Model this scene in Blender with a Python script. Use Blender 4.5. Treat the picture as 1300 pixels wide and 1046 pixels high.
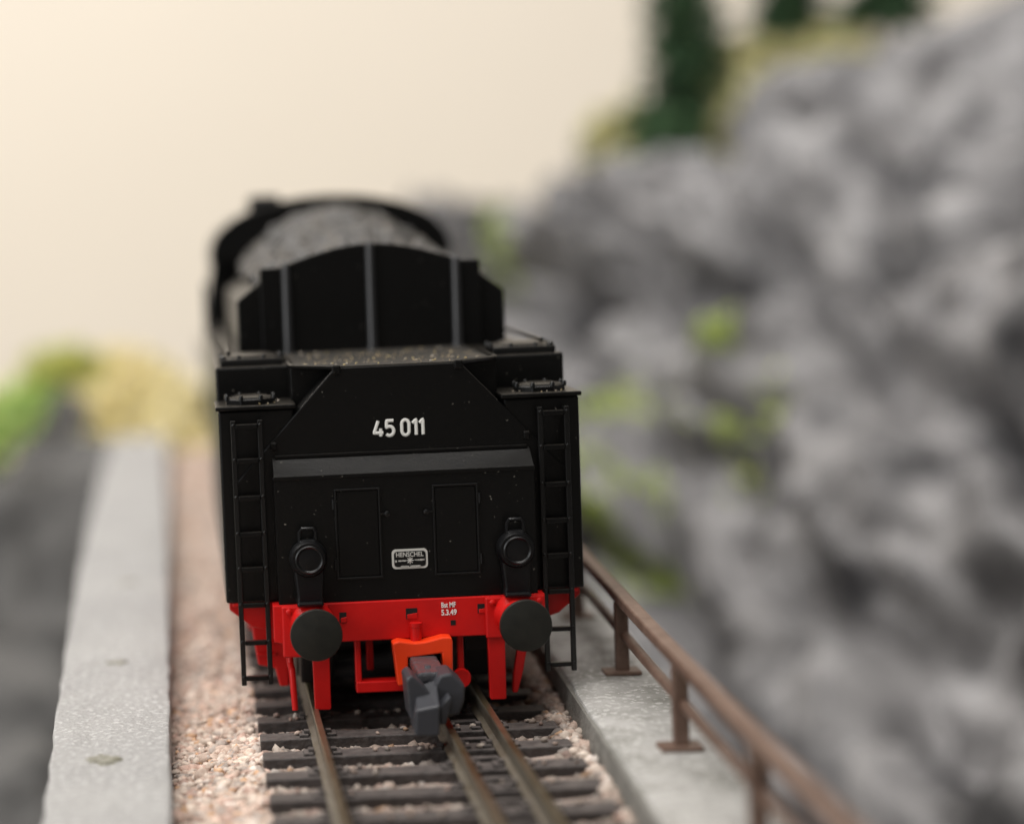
import bpy, bmesh, math, random
import numpy as np
from mathutils import Vector, Matrix

for o in list(bpy.data.objects): bpy.data.objects.remove(o, do_unlink=True)
SC = bpy.context.scene
COL = SC.collection
S = 0.001                      # everything below is written in millimetres of the real model
random.seed(7); rng = np.random.default_rng(11)

# ------------------------------------------------------------------ camera
cam_d = bpy.data.cameras.new('camera'); cam = bpy.data.objects.new('camera', cam_d); COL.objects.link(cam)
_th, _psi, _roll = math.radians(4.736), math.radians(0.209), math.radians(2.6)
_f = Vector((math.sin(_psi)*math.cos(_th), math.cos(_psi)*math.cos(_th), -math.sin(_th)))
_r = Vector((math.cos(_psi), -math.sin(_psi), 0)); _u = _r.cross(_f)
_r2 = _r*math.cos(_roll) - _u*math.sin(_roll); _u2 = _r*math.sin(_roll) + _u*math.cos(_roll)
_m = Matrix((_r2, _u2, -_f)).transposed().to_4x4(); _m.translation = Vector((-21.5, -210, 47))*S
cam.matrix_world = _m
cam_d.sensor_width = 36; cam_d.sensor_fit = 'HORIZONTAL'; cam_d.lens = 36*2700/1300
cam_d.shift_x = (650-255)/1300
cam_d.clip_start = 0.005; cam_d.clip_end = 20
cam_d.dof.use_dof = True; cam_d.dof.focus_distance = 0.207
cam_d.dof.aperture_fstop = 36*2700/1300/5.9
SC.camera = cam

# ------------------------------------------------------------------ room light
W = bpy.data.worlds.new('World'); SC.world = W; W.use_nodes = True
bg = W.node_tree.nodes['Background']; bg.inputs[0].default_value = (1.0, 0.95, 0.88, 1); bg.inputs[1].default_value = 0.11
def area(name, loc, target, sx, sy, power, col):
    d = bpy.data.lights.new(name, 'AREA'); d.shape = 'RECTANGLE'; d.size = sx; d.size_y = sy; d.energy = power; d.color = col
    o = bpy.data.objects.new(name, d); COL.objects.link(o); o.location = loc
    o.rotation_euler = (Vector(target)-Vector(loc)).to_track_quat('-Z', 'Y').to_euler()
    return o
area('overhead_light', (-0.36, -0.46, 1.05), (0, 0.05, 0), 0.9, 0.55, 8.3, (1.0, 0.97, 0.93))
area('overhead_light', (-0.40, 0.14, 0.98), (0.14, 1.05, 0.06), 1.7, 0.36, 21.0, (1.0, 0.97, 0.935))  # added lamp with no known source, brightens the back wall
area('side_window', (-1.25, -0.80, 0.42), (0, 0.0, 0.02), 0.55, 0.75, 9.0, (0.97, 0.985, 1.0))
SC.view_settings.view_transform = 'Standard'; SC.view_settings.look = 'None'
SC.view_settings.exposure = 0.0; SC.view_settings.gamma = 1.0; SC.view_settings.use_curve_mapping = False

# ------------------------------------------------------------------ materials
MATS = {}
def mat(name, col, rough=0.5, spec=0.5, metal=0.0, noise=None, bump=None, col2=None, attr=None, dust=None, sheen=0, fac=(0.35, 0.65), speck=None):
    """noise: scale per mm of colour variation between col and col2; bump: (scale per mm, height mm); dust: colour on up-facing faces"""
    m = bpy.data.materials.new(name); m.use_nodes = True; nt = m.node_tree; N = nt.nodes; L = nt.links
    b = N['Principled BSDF']; b.inputs['Roughness'].default_value = rough; b.inputs['Metallic'].default_value = metal
    b.inputs['Specular IOR Level'].default_value = spec
    tc = N.new('ShaderNodeTexCoord')
    c4 = (*col, 1)
    out = None
    if attr:
        a = N.new('ShaderNodeAttribute'); a.attribute_name = attr; out = a.outputs['Color']
    if noise:
        n = N.new('ShaderNodeTexNoise'); n.inputs['Scale'].default_value = noise/S; n.inputs['Detail'].default_value = 6
        n.inputs['Roughness'].default_value = 0.65
        L.new(tc.outputs['Object'], n.inputs['Vector'])
        r = N.new('ShaderNodeMapRange'); r.inputs[1].default_value, r.inputs[2].default_value = fac
        L.new(n.outputs['Fac'], r.inputs[0])
        mx = N.new('ShaderNodeMix'); mx.data_type = 'RGBA'; L.new(r.outputs[0], mx.inputs[0])
        mx.inputs[6].default_value = c4; mx.inputs[7].default_value = (*(col2 or tuple(x*0.6 for x in col)), 1)
        if out: mx.blend_type = 'MULTIPLY'; L.new(out, mx.inputs[6])
        out = mx.outputs[2]
    def fine(scale, lo, hi):
        n = N.new('ShaderNodeTexNoise'); n.inputs['Scale'].default_value = scale/S; n.inputs['Detail'].default_value = 3
        L.new(tc.outputs['Object'], n.inputs['Vector'])
        r = N.new('ShaderNodeMapRange'); r.inputs[1].default_value, r.inputs[2].default_value = lo, hi
        L.new(n.outputs['Fac'], r.inputs[0]); return r.outputs[0]
    if dust:
        dcol, amt = dust
        g = N.new('ShaderNodeNewGeometry'); sx = N.new('ShaderNodeSeparateXYZ'); L.new(g.outputs['Normal'], sx.inputs[0])
        up = N.new('ShaderNodeMapRange'); up.inputs[1].default_value = 0.82; up.inputs[2].default_value = 1.0; L.new(sx.outputs['Z'], up.inputs[0])
        f = fine(0.7, 0.25, 0.85); mu = N.new('ShaderNodeMath'); mu.operation = 'MULTIPLY'; L.new(up.outputs[0], mu.inputs[0]); L.new(f, mu.inputs[1])
        m2 = N.new('ShaderNodeMath'); m2.operation = 'MULTIPLY'; L.new(mu.outputs[0], m2.inputs[0]); m2.inputs[1].default_value = amt
        mx = N.new('ShaderNodeMix'); mx.data_type = 'RGBA'; L.new(m2.outputs[0], mx.inputs[0])
        if out: L.new(out, mx.inputs[6])
        else: mx.inputs[6].default_value = c4
        mx.inputs[7].default_value = (*dcol, 1); out = mx.outputs[2]
        ro = N.new('ShaderNodeMapRange'); L.new(m2.outputs[0], ro.inputs[0]); ro.inputs[3].default_value = rough; ro.inputs[4].default_value = 0.85
        L.new(ro.outputs[0], b.inputs['Roughness'])
    if speck:
        f = fine(speck[1], speck[2], speck[2]+0.04)
        mx = N.new('ShaderNodeMix'); mx.data_type = 'RGBA'; L.new(f, mx.inputs[0])
        if out: L.new(out, mx.inputs[6])
        else: mx.inputs[6].default_value = c4
        mx.inputs[7].default_value = (*speck[0], 1); out = mx.outputs[2]
    if out: L.new(out, b.inputs['Base Color'])
    else: b.inputs['Base Color'].default_value = c4
    if bump:
        n = N.new('ShaderNodeTexNoise'); n.inputs['Scale'].default_value = bump[0]/S; n.inputs['Detail'].default_value = 4
        L.new(tc.outputs['Object'], n.inputs['Vector'])
        bp = N.new('ShaderNodeBump'); bp.inputs['Distance'].default_value = bump[1]*S; bp.inputs['Strength'].default_value = 1.0
        L.new(n.outputs['Fac'], bp.inputs['Height']); L.new(bp.outputs[0], b.inputs['Normal'])
    MATS[name] = m
    return m
DUST = (0.30, 0.25, 0.19)
mat('black', (0.0022, 0.0021, 0.0020), 0.34, 0.30, bump=(2.6, 0.018), dust=(DUST, 0.09), speck=((0.16, 0.15, 0.13), 2.2, 0.715))
mat('black_clean', (0.0032, 0.0032, 0.0032), 0.33, 0.45, bump=(3.0, 0.012))
mat('deck_black', (0.008, 0.0075, 0.007), 0.6, 0.4, bump=(2.5, 0.05), noise=0.5, col2=(0.022, 0.019, 0.015), dust=((0.11, 0.098, 0.075), 0.12), speck=((0.50, 0.38, 0.22), 1.3, 0.67))
mat('lantern_black', (0.004, 0.004, 0.0045), 0.36, 0.32, bump=(2.0, 0.02))
mat('rib_black', (0.02, 0.02, 0.021), 0.34, 0.6)
mat('red', (0.56, 0.0065, 0.005), 0.40, 0.35, bump=(2.0, 0.015), noise=0.25, col2=(0.47, 0.005, 0.005))
mat('orange', (0.80, 0.046, 0.006), 0.35, 0.5, bump=(2.0, 0.02))
mat('coupler_grey', (0.036, 0.037, 0.043), 0.42, 0.5, bump=(1.5, 0.04))
mat('coupler_gloss', (0.06, 0.06, 0.066), 0.25, 0.6, bump=(0.9, 0.35))
mat('glossy_dark', (0.03, 0.03, 0.035), 0.2, 0.6, bump=(1.0, 0.2))
mat('buffer_black', (0.009, 0.009, 0.0072), 0.5, 0.35, bump=(1.2, 0.03), noise=0.8, col2=(0.014, 0.0138, 0.0105))
mat('wheel_black', (0.008, 0.008, 0.008), 0.45)
mat('tyre_steel', (0.22, 0.2, 0.18), 0.4, metal=0.9)
mat('white_print', (0.78, 0.77, 0.73), 0.5)
mat('plate_silver', (0.55, 0.54, 0.50), 0.45)
mat('coal', (0.012, 0.0115, 0.011), 0.40, 0.7, noise=0.30, col2=(0.085, 0.08, 0.076), bump=(1.4, 0.3), dust=((0.24, 0.21, 0.18), 0.35), fac=(0.4, 0.62))
mat('sleeper', (0.030, 0.025, 0.024), 0.62, noise=0.9, col2=(0.060, 0.050, 0.047), bump=(1.6, 0.2), dust=((0.20, 0.17, 0.155), 0.45))
mat('rail_side', (0.15, 0.132, 0.105), 0.55, metal=0.2, noise=0.35, col2=(0.10, 0.08, 0.055), bump=(2, 0.03))
mat('rail_head', (0.36, 0.31, 0.22), 0.33, metal=0.85, noise=0.12, col2=(0.20, 0.15, 0.08))
mat('stone', (1, 1, 1), 0.75, attr='tint', noise=1.3, col2=(0.62, 0.58, 0.56), bump=(2.5, 0.12))
mat('ballast_bed', (0.40, 0.31, 0.26), 0.85, noise=0.6, col2=(0.24, 0.19, 0.17), bump=(1.2, 0.5))
mat('concrete', (0.36, 0.353, 0.343), 0.95, 0.15, noise=0.05, col2=(0.29, 0.285, 0.28), bump=(1.8, 0.26), fac=(0.3, 0.7), speck=((0.45, 0.44, 0.435), 1.4, 0.56))
mat('concrete_worn', (0.38, 0.37, 0.355), 0.95, 0.15, noise=0.13, col2=(0.21, 0.205, 0.185), bump=(1.8, 0.14), fac=(0.36, 0.66), speck=((0.44, 0.43, 0.41), 1.5, 0.56))
mat('concrete_dark', (0.12, 0.115, 0.10), 0.9, noise=0.3, col2=(0.21, 0.20, 0.18), bump=(1.5, 0.3))
mat('stain', (0.17, 0.16, 0.11), 0.9, noise=0.9, col2=(0.33, 0.32, 0.29), bump=(1.8, 0.3))
mat('rust_brown', (0.105, 0.060, 0.042), 0.5, 0.5, noise=0.35, col2=(0.165, 0.105, 0.078), bump=(1.6, 0.05), speck=((0.30, 0.24, 0.20), 1.8, 0.70))
mat('wall_paint', (0.82, 0.745, 0.645), 0.9, 0.2, noise=0.003, col2=(0.80, 0.725, 0.625))
mat('rock', (0.034, 0.033, 0.036), 0.65, 0.4, noise=0.05, col2=(0.285, 0.277, 0.278), bump=(0.5, 0.8), fac=(0.36, 0.62))
mat('rock_left', (0.035, 0.034, 0.033), 0.8, 0.3, noise=0.05, col2=(0.135, 0.13, 0.125), bump=(0.4, 1.0))
mat('earth', (0.19, 0.17, 0.12), 0.95, noise=0.05, col2=(0.25, 0.23, 0.12))
mat('grass_yellow', (1, 1, 1), 0.9, 0.2, attr='tint')
mat('leaf', (1, 1, 1), 0.85, 0.2, attr='tint')
mat('bark', (0.09, 0.06, 0.04), 0.9, noise=0.3, bump=(0.5, 0.5))
mat('stone_pier', (0.3, 0.29, 0.28), 0.85, noise=0.05, bump=(0.5, 0.6))

# ------------------------------------------------------------------ mesh helpers (all mm)
def link(o, parent=None):
    COL.objects.link(o)
    if parent: o.parent = parent
    return o
def empty(name, loc=(0, 0, 0)):
    o = bpy.data.objects.new(name, None); o.location = Vector(loc)*S; o.empty_display_size = 0.005; return link(o)
def tag(o, label, cat=None, group=None, kind=None):
    if label: o['label'] = label
    if cat: o['category'] = cat
    if group: o['group'] = group
    if kind: o['kind'] = kind
    return o
def mesh_from(verts, faces, name):
    me = bpy.data.meshes.new(name); me.from_pydata([tuple(c*S for c in v) for v in verts], [], faces); me.update(); return me
class MB:
    def __init__(s): s.v = []; s.f = []; s.sm = []
    def add(s, vs, fs, smooth=False):
        k = len(s.v); s.v += [tuple(v) for v in vs]; s.f += [tuple(i+k for i in f) for f in fs]; s.sm += [smooth]*len(fs); return s
    def box(s, x0, x1, y0, y1, z0, z1):
        v = [(x, y, z) for z in (z0, z1) for y in (y0, y1) for x in (x0, x1)]
        return s.add(v, [(0, 2, 3, 1), (4, 5, 7, 6), (0, 1, 5, 4), (2, 6, 7, 3), (0, 4, 6, 2), (1, 3, 7, 5)])
    def prism(s, poly, axis, a, b):
        """poly in the two other axes in (x,y,z) order"""
        def P(p, t):
            return {'x': (t, p[0], p[1]), 'y': (p[0], t, p[1]), 'z': (p[0], p[1], t)}[axis]
        n = len(poly); v = [P(p, a) for p in poly]+[P(p, b) for p in poly]
        f = [tuple(range(n))[::-1], tuple(range(n, 2*n))]+[(i, (i+1) % n, (i+1) % n+n, i+n) for i in range(n)]
        return s.add(v, f)
    def lathe(s, prof, origin, axis, n=32, cap=True):
        """prof: (r, t) along axis"""
        ax = {'x': Vector((1, 0, 0)), 'y': Vector((0, 1, 0)), 'z': Vector((0, 0, 1))}[axis] if isinstance(axis, str) else Vector(axis).normalized()
        t1 = ax.orthogonal().normalized(); t2 = ax.cross(t1); o = Vector(origin)
        v = []; f = []
        for r, t in prof:
            for i in range(n):
                a = 2*math.pi*i/n; v.append(tuple(o+ax*t+(t1*math.cos(a)+t2*math.sin(a))*max(r, 1e-4)))
        for k in range(len(prof)-1):
            for i in range(n): j = (i+1) % n; f.append((k*n+i, k*n+j, (k+1)*n+j, (k+1)*n+i))
        if cap: f.append(tuple(range(n))[::-1]); f.append(tuple((len(prof)-1)*n+i for i in range(n)))
        return s.add(v, f, True)
    def tube(s, pts, r, n=10, flat=None, closed=False):
        pts = [Vector(p) for p in pts]; m = len(pts); v = []; f = []; prev = None
        for k, p in enumerate(pts):
            if closed: d = pts[(k+1) % m]-pts[k-1]
            else: d = pts[min(k+1, m-1)]-pts[max(k-1, 0)]
            d.normalize()
            if prev is None: t1 = d.orthogonal().normalized()
            else:
                t1 = prev-d*prev.dot(d)
                t1 = t1.normalized() if t1.length > 1e-6 else d.orthogonal().normalized()
            prev = t1; t2 = d.cross(t1)
            rr = r[k] if isinstance(r, (list, tuple)) else r
            for i in range(n):
                a = 2*math.pi*i/n; q = p+(t1*math.cos(a)+t2*math.sin(a))*rr
                v.append(tuple(q))
        for k in range(m-1 if not closed else m):
            for i in range(n):
                j = (i+1) % n; k2 = (k+1) % m; f.append((k*n+i, k*n+j, k2*n+j, k2*n+i))
        if not closed: f.append(tuple(range(n))[::-1]); f.append(tuple((m-1)*n+i for i in range(n)))
        if flat is not None:            # squash towards plane y = flat[0] by factor flat[1]
            v = [(x, flat[0]+(y-flat[0])*flat[1], z) for x, y, z in v]
        return s.add(v, f, True)
    def build(s, name, m, parent=None, bevel=0.0, seg=2, label=None, kind=None):
        me = mesh_from(s.v, s.f, name); me.materials.append(MATS[m])
        me.polygons.foreach_set('use_smooth', s.sm)
        bm = bmesh.new(); bm.from_mesh(me); bmesh.ops.recalc_face_normals(bm, faces=bm.faces); bm.to_mesh(me); bm.free()
        o = bpy.data.objects.new(name, me); link(o, parent)
        if bevel:
            b = o.modifiers.new('bevel', 'BEVEL'); b.width = bevel*S; b.segments = seg; b.limit_method = 'ANGLE'; b.angle_limit = math.radians(40)
        if any(s.sm) : me.set_sharp_from_angle(angle=math.radians(38))
        if label: o['label'] = label
        if kind: o['kind'] = kind
        return o
def copy_part(o, parent, loc=(0, 0, 0), rot=None, scale=None):
    c = o.copy(); COL.objects.link(c); c.parent = parent; c.location = Vector(loc)*S
    if rot is not None: c.rotation_euler = rot
    if scale is not None: c.scale = scale
    return c

# numpy noise
def vnoise(p, seed=0):
    p = np.asarray(p, float); i = np.floor(p).astype(np.int64); f = p-i; f = f*f*f*(f*(f*6-15)+10)
    def h(a):
        n = a[..., 0]*374761393+a[..., 1]*668265263+a[..., 2]*2147483647+seed*1274126177
        n = (n ^ (n >> 13))*1274126177; n = n & 0x7fffffff; n = (n ^ (n >> 16))
        return (n & 0xffff)/65535.0
    r = 0
    for dx in (0, 1):
        for dy in (0, 1):
            for dz in (0, 1):
                w = (f[..., 0] if dx else 1-f[..., 0])*(f[..., 1] if dy else 1-f[..., 1])*(f[..., 2] if dz else 1-f[..., 2])
                r = r+w*h(i+np.array([dx, dy, dz]))
    return r
def fbm(p, oct=4, seed=0, ridged=False):
    r = 0; a = 1; t = 0
    for k in range(oct):
        n = vnoise(p*(2.03**k)+k*17.3, seed+k)
        if ridged: n = 1-abs(2*n-1)
        r = r+a*n; t += a; a *= 0.5
    return r/t
def sheet(name, P, m, flip=False):
    """P: (nu,nv,3) array in mm -> smooth grid mesh"""
    nu, nv = P.shape[:2]
    idx = np.arange(nu*nv).reshape(nu, nv)
    q = np.stack([idx[:-1, :-1], idx[1:, :-1], idx[1:, 1:], idx[:-1, 1:]], -1).reshape(-1, 4)
    if flip: q = q[:, ::-1]
    me = bpy.data.meshes.new(name); me.from_pydata((P.reshape(-1, 3)*S).tolist(), [], q.tolist())
    me.polygons.foreach_set('use_smooth', [True]*len(me.polygons)); me.materials.append(MATS[m])
    return bpy.data.objects.new(name, me)
def soup(name, V, Fs, cols, m, per):
    """many small pieces: V (n,k,3), Fs faces of one piece, cols (n,3) tint of each piece"""
    n, k = V.shape[:2]; Fs = np.asarray(Fs); nf = len(Fs); fl = Fs.shape[1]
    F = (Fs[None]+(np.arange(n)*k)[:, None, None]).reshape(-1)
    me = bpy.data.meshes.new(name); me.vertices.add(n*k); me.vertices.foreach_set('co', (V.reshape(-1)*S).astype(np.float32))
    me.loops.add(len(F)); me.loops.foreach_set('vertex_index', F.astype(np.int32))
    me.polygons.add(n*nf); me.polygons.foreach_set('loop_start', np.arange(n*nf, dtype=np.int32)*fl)
    me.polygons.foreach_set('loop_total', np.full(n*nf, fl, np.int32))
    me.update(calc_edges=True); me.validate()
    at = me.color_attributes.new('tint', 'FLOAT_COLOR', 'POINT')
    c = np.ones((n, k, 4), np.float32); c[:, :, :3] = cols[:, None, :]
    at.data.foreach_set('color', c.reshape(-1)); me.materials.append(MATS[m])
    return bpy.data.objects.new(name, me)
def ico():
    bm = bmesh.new(); bmesh.ops.create_icosphere(bm, subdivisions=1, radius=1.0)
    v = np.array([tuple(x.co) for x in bm.verts]); f = np.array([[x.index for x in q.verts] for q in bm.faces]); bm.free(); return v, f
ICO_V, ICO_F = ico()
def stones(pos, size, rngk, squash=0.75):
    n = len(pos); V = np.repeat(ICO_V[None], n, 0)*rngk.uniform(0.62, 1.25, (n, 12, 1))
    V = V*rngk.uniform(0.7, 1.25, (n, 1, 3)); V[..., 2] *= squash
    a = rngk.uniform(0, 2*np.pi, n); c, s = np.cos(a), np.sin(a)
    x = V[..., 0]*c[:, None]-V[..., 1]*s[:, None]; y = V[..., 0]*s[:, None]+V[..., 1]*c[:, None]
    b = rngk.uniform(-0.7, 0.7, n); cb, sb = np.cos(b), np.sin(b)
    y2 = y*cb[:, None]-V[..., 2]*sb[:, None]; z2 = y*sb[:, None]+V[..., 2]*cb[:, None]
    return np.stack([x, y2, z2], -1)*size[:, None, None]+pos[:, None, :]

# ================================================================== SETTING
# cream room wall behind the layout
MB().box(-2600, 2600, 1050, 1100, -900, 1900).build('wall', 'wall_paint')
tag(bpy.data.objects['wall'], 'plain cream room wall behind the model landscape', kind='structure')

def smooth(a, b, x):
    t = np.clip((x-a)/(b-a), 0, 1); return t*t*(3-2*t)
# ground of the valley rising to the far bank
gx = np.linspace(-420, 520, 150); gy = np.linspace(-300, 900, 190)
GX, GY = np.meshgrid(gx, gy, indexing='ij')
def ground_z(x, y):
    p = np.stack([x/70, y/70, x*0], -1)
    far = smooth(262, 322, y)*(1-smooth(12, 48, x)*smooth(560, 400, y))
    far = far*smooth(470, 375, y)
    z = -125+far*116 + (fbm(p, 4, 3)-0.5)*26*(1-0.7*far)
    z = z+21*np.exp(-((x+36)/20)**2-((y-340)/32)**2)         # yellow hump beside the track
    z = z+14*np.exp(-((x+70)/24)**2-((y-345)/30)**2)
    z = z-10*np.exp(-((x+2)/14)**2)*far*smooth(360, 300, y)
    return z
GZ = ground_z(GX, GY)
g = link(sheet('ground', np.stack([GX, GY, GZ], -1), 'earth')); tag(g, None, kind='structure')

# rocky bank left of the parapet
def rock_disp(p, amp, seed):
    q = p.copy()
    q[..., 2] = q[..., 2]*1.0+q[..., 0]*0.35
    a = fbm(q/np.array([52., 60., 30.]), 3, seed, True); b = fbm(q/np.array([20., 24., 14.])+9, 3, seed+7, True)
    c = fbm(q/7.0, 2, seed+13)
    w = fbm(q/33.0+4, 2, seed+5)
    return amp*((a-0.62)*2.0+(b-0.6)*0.85*(0.4+w)+(c-0.5)*0.16)
u = np.linspace(0, 1, 110); v = np.linspace(0, 1, 90); U, V_ = np.meshgrid(u, v, indexing='ij')
X = -39-190*V_+0*U; Y = 20+325*U
Z = -92+90*smooth(0.0, 0.97, U)-6*V_
Pl = np.stack([X, Y, Z], -1); d = 46*(1-fbm(Pl/np.array([48.,42.,40.]), 3, 33, True)-0.5); Pl[..., 2] += d*1.1; Pl[..., 1] -= d*0.5
g = link(sheet('rock_bank', Pl, 'rock_left')); tag(g, 'dark grey rocky bank falling away below the bare concrete parapet', kind='structure')

# big rock hillside on the right
base = np.array([[170, -170, -125], [100, 10, -118], [62, 130, -100], [44, 235, -78], [40, 330, -52], [40, 430, -18], [38, 510, 4], [20, 600, 18]], float)
ridge = np.array([[470, 60, 114], [410, 150, 108], [300, 260, 104], [212, 345, 97], [158, 395, 93], [108, 440, 73], [66, 490, 56], [20, 600, 28]], float)
def path(P, t):
    k = np.linspace(0, 1, len(P)); return np.stack([np.interp(t, k, P[:, i]) for i in range(3)], -1)
ridge[:, 2] += np.array([12, 10, 9, 9, 7, -3, -22, -14])
def smooth_path(P, t):
    a = 0
    for o in np.linspace(-0.07, 0.07, 7): a = a+path(P, np.clip(t+o, 0, 1))
    return a/7
NU, NV = 420, 260
u = np.linspace(0, 1, NU); v = np.linspace(0, 1.28, NV)
B_, R_ = smooth_path(base, u), smooth_path(ridge, u)
Pc = np.zeros((NU, NV, 3))
for j, vv in enumerate(v):
    if vv <= 1:
        Pc[:, j] = B_*(1-vv)+R_*vv
        Pc[:, j, 2] += 20*math.sin(math.pi*vv); Pc[:, j, 1] -= 16*math.sin(math.pi*vv)
    else:
        t = vv-1; Pc[:, j] = R_+np.array([55, 95, -10])*t/0.28; Pc[:, j, 2] -= 70*t*t/0.08
def normals(P):
    du = np.gradient(P, axis=0); dv = np.gradient(P, axis=1); n = np.cross(du, dv); n /= np.linalg.norm(n, axis=-1, keepdims=True)+1e-9
    if n[..., 2].mean() < 0: n = -n
    return n
Nn = normals(Pc)

def billow(p, oct, seed): return 1-fbm(p, oct, seed, True)
A_, B2 = np.meshgrid(u*620, v*230, indexing='ij')
warp = (fbm(Pc/48.0, 3, 71)-0.5)*44
warp2 = (fbm(Pc/21.0, 3, 77)-0.5)*16
edge = 1-0.62*smooth(0.80, 0.97, v)[None, :]                     # calmer towards the crest
def facets(a, b, ca, cb, hgt, grad, seed, crack):
    """broken rock: cells of a jittered grid, each a tilted plane of its own"""
    x, y = a/ca, b/cb; ix, iy = np.floor(x).astype(int), np.floor(y).astype(int); best = np.full(x.shape, 1e9); sec = np.full(x.shape, 1e9); out = np.zeros(x.shape)
    def hh(i, j, k): return vnoise(np.stack([i*1.0, j*1.0, i*0.0+k], -1), seed)
    for dx in (-1, 0, 1):
        for dy in (-1, 0, 1):
            i, j = ix+dx, iy+dy; px_, py_ = i+0.1+0.8*hh(i, j, 1), j+0.1+0.8*hh(i, j, 2)
            d2 = (x-px_)**2+(y-py_)**2; m = d2 < best
            val = hgt*(2*hh(i, j, 3)-1)+grad*((2*hh(i, j, 4)-1)*(x-px_)*ca*0.5+(2*hh(i, j, 5)-0.6)*(y-py_)*cb)
            sec = np.where(m, best, np.minimum(sec, d2)); best = np.where(m, d2, best); out = np.where(m, val, out)
    return out-crack*np.exp(-((np.sqrt(sec)-np.sqrt(best))/0.16)**2)
ph = np.radians(6+10*smooth(0.40, 0.9, B2/230)); a0, b0 = A_-275, B2-105
s_ = a0*np.cos(ph)-b0*np.sin(ph)+warp*0.4; t_ = a0*np.sin(ph)+b0*np.cos(ph)+warp*0.45+warp2*0.5
q1 = np.stack([(A_+B2*0.55+warp)/70, (B2-A_*0.12+warp*0.8)/50, A_*0+3.1], -1)
disp = edge*(facets(s_, t_, 50, 33, 8.5, 0.72, 101, 9.5)+facets(s_+warp2, t_-warp2, 20, 14, 2.6, 0.5, 103, 3.0)+20*(billow(q1, 1, 5)-0.5))+4.0*(billow(Pc/8.0, 3, 25)-0.5)
for _ in range(2):      # weathered edges
    disp[1:-1] = (disp[:-2]+2*disp[1:-1]+disp[2:])/4; disp[:, 1:-1] = (disp[:, :-2]+2*disp[:, 1:-1]+disp[:, 2:])/4
# deep crevices: place along / up the slope (u, v), half-lengths in mm, depth in mm, lean
CREVICES = [(.475, .49, 24, 9, 17, .25), (.442, .285, 17, 8, 15, -.2), (.446, .64, 15, 7, 12, .3), (.318, .26, 26, 12, 17, -.25), (.405, .42, 34, 5, 15, -.22), (.637, .36, 22, 6, 11, .3),
            (.345, .42, 14, 8, 13, 0), (.418, .165, 20, 6, 11, -.3), (.50, .56, 10, 7, 10, .3), (.375, .60, 18, 7, 12, .2), (.53, .72, 18, 5, 9, .4), (.44, .84, 13, 10, 12, 0), (.56, .45, 18, 5, 10, .35), (.36, .33, 12, 9, 10, .2)]
for (cu, cv, ru, rv, dep, lean) in CREVICES:
    da = A_-cu*620; db = B2-cv*230+da*lean+warp2*0.6; disp -= dep*np.exp(-(da/ru)**2-(db/rv)**2)
Pcd = Pc+Nn*disp[..., None]
Nn2 = normals(Pcd)
g = link(sheet('rock_hillside', Pcd, 'rock', flip=False)); tag(g, 'grey craggy model rock hillside rising beside the railing', kind='structure')

# ================================================================== BRIDGE
TX = -1.15                                          # lateral offset of the train
def inner_l(y): return -25.2-0.0094*y
def outer_l(y): return -36.6-0.030*y+0.00005*y*y
def inner_r(y): return 15.2+0.040*y if y < 60 else 17.6+0.012*(y-60)
def rail_x(y): return 21.0+0.047*y+0.00012*y*y*(1 if y < 0 else -1) if y < 60 else 23.39+0.030*(y-60)
def outer_r(y): return rail_x(y)+4.2
Y0, Y1 = -260, 297
ys = np.arange(Y0, Y1+1, 4.0)
bridge = empty('bridge', (0, 20, -95))
tag(bridge, 'grey concrete model railway bridge with bare parapet and narrow walkway', 'bridge')
def strip(fa, fb, z0, z1, name, m, bev=0.0, rough=0.0, dz=0.0):
    """long block following two edge curves; top slightly uneven"""
    mb = MB(); n = len(ys); vs = []; cols = 7
    for k, y in enumerate(ys):
        a, b = fa(y), fb(y)
        vs.append((a, y-20, z0+95)); vs.append((b, y-20, z0+95))
        for c in range(cols):
            t = c/(cols-1); x = a+(b-a)*t
            zz = z1+dz*t+(random.uniform(-1, 1)*rough if 0 < c < cols-1 else random.uniform(-1, 0.2)*rough*1.5)
            vs.append((x+(random.uniform(-.12, .12) if rough else 0), y-20, zz+95))
    w = cols+2; fs = []
    for k in range(n-1):
        a0, b0 = k*w, (k+1)*w
        fs.append((a0, b0, b0+1, a0+1)); fs.append((a0, a0+2, b0+2, b0)); fs.append((a0+1, b0+1, b0+w-1, a0+w-1))
        for c in range(cols-1): fs.append((a0+2+c, a0+3+c, b0+3+c, b0+2+c))
    fs.append((0, 1)+tuple(w-1-c for c in range(cols))); e = (n-1)*w; fs.append((e, )+tuple(e+2+c for c in range(cols))+(e+1,))
    mb.add(vs, fs)
    return mb.build(name, m, bridge, bevel=bev)
strip(lambda y: outer_l(y)+1.2, lambda y: outer_r(y)-1.0, -22, -5.2, 'deck', 'concrete_dark')
strip(outer_l, inner_l, -9, 0.0, 'parapet', 'concrete', bev=0.35, rough=0.10)
strip(inner_r, outer_r, -9, 0.5, 'walkway', 'concrete_worn', bev=0.35, rough=0.08)
# darker inner face of the walkway edge
mb = MB(); vs = []
for y in ys: vs += [(inner_r(y)-0.8, y-20, -5+95), (inner_r(y)-0.35, y-20, 0.10+95), (inner_r(y)+0.3, y-20, 0.12+95), (inner_r(y)+0.3, y-20, -5+95)]
fs = []
for k in range(len(ys)-1):
    a, b = 4*k, 4*k+4
    for c in range(4): fs.append((a+c, a+(c+1) % 4, b+(c+1) % 4, b+c))
mb.add(vs, fs).build('walkway_face', 'concrete_dark', bridge)
for py in (-190, -10, 170):
    MB().prism([(-34, py-34), (24, py-34), (24, py-6), (-34, py-6)], 'z', -40, 73).build('pier', 'stone_pier', bridge, bevel=1.5)
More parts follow.
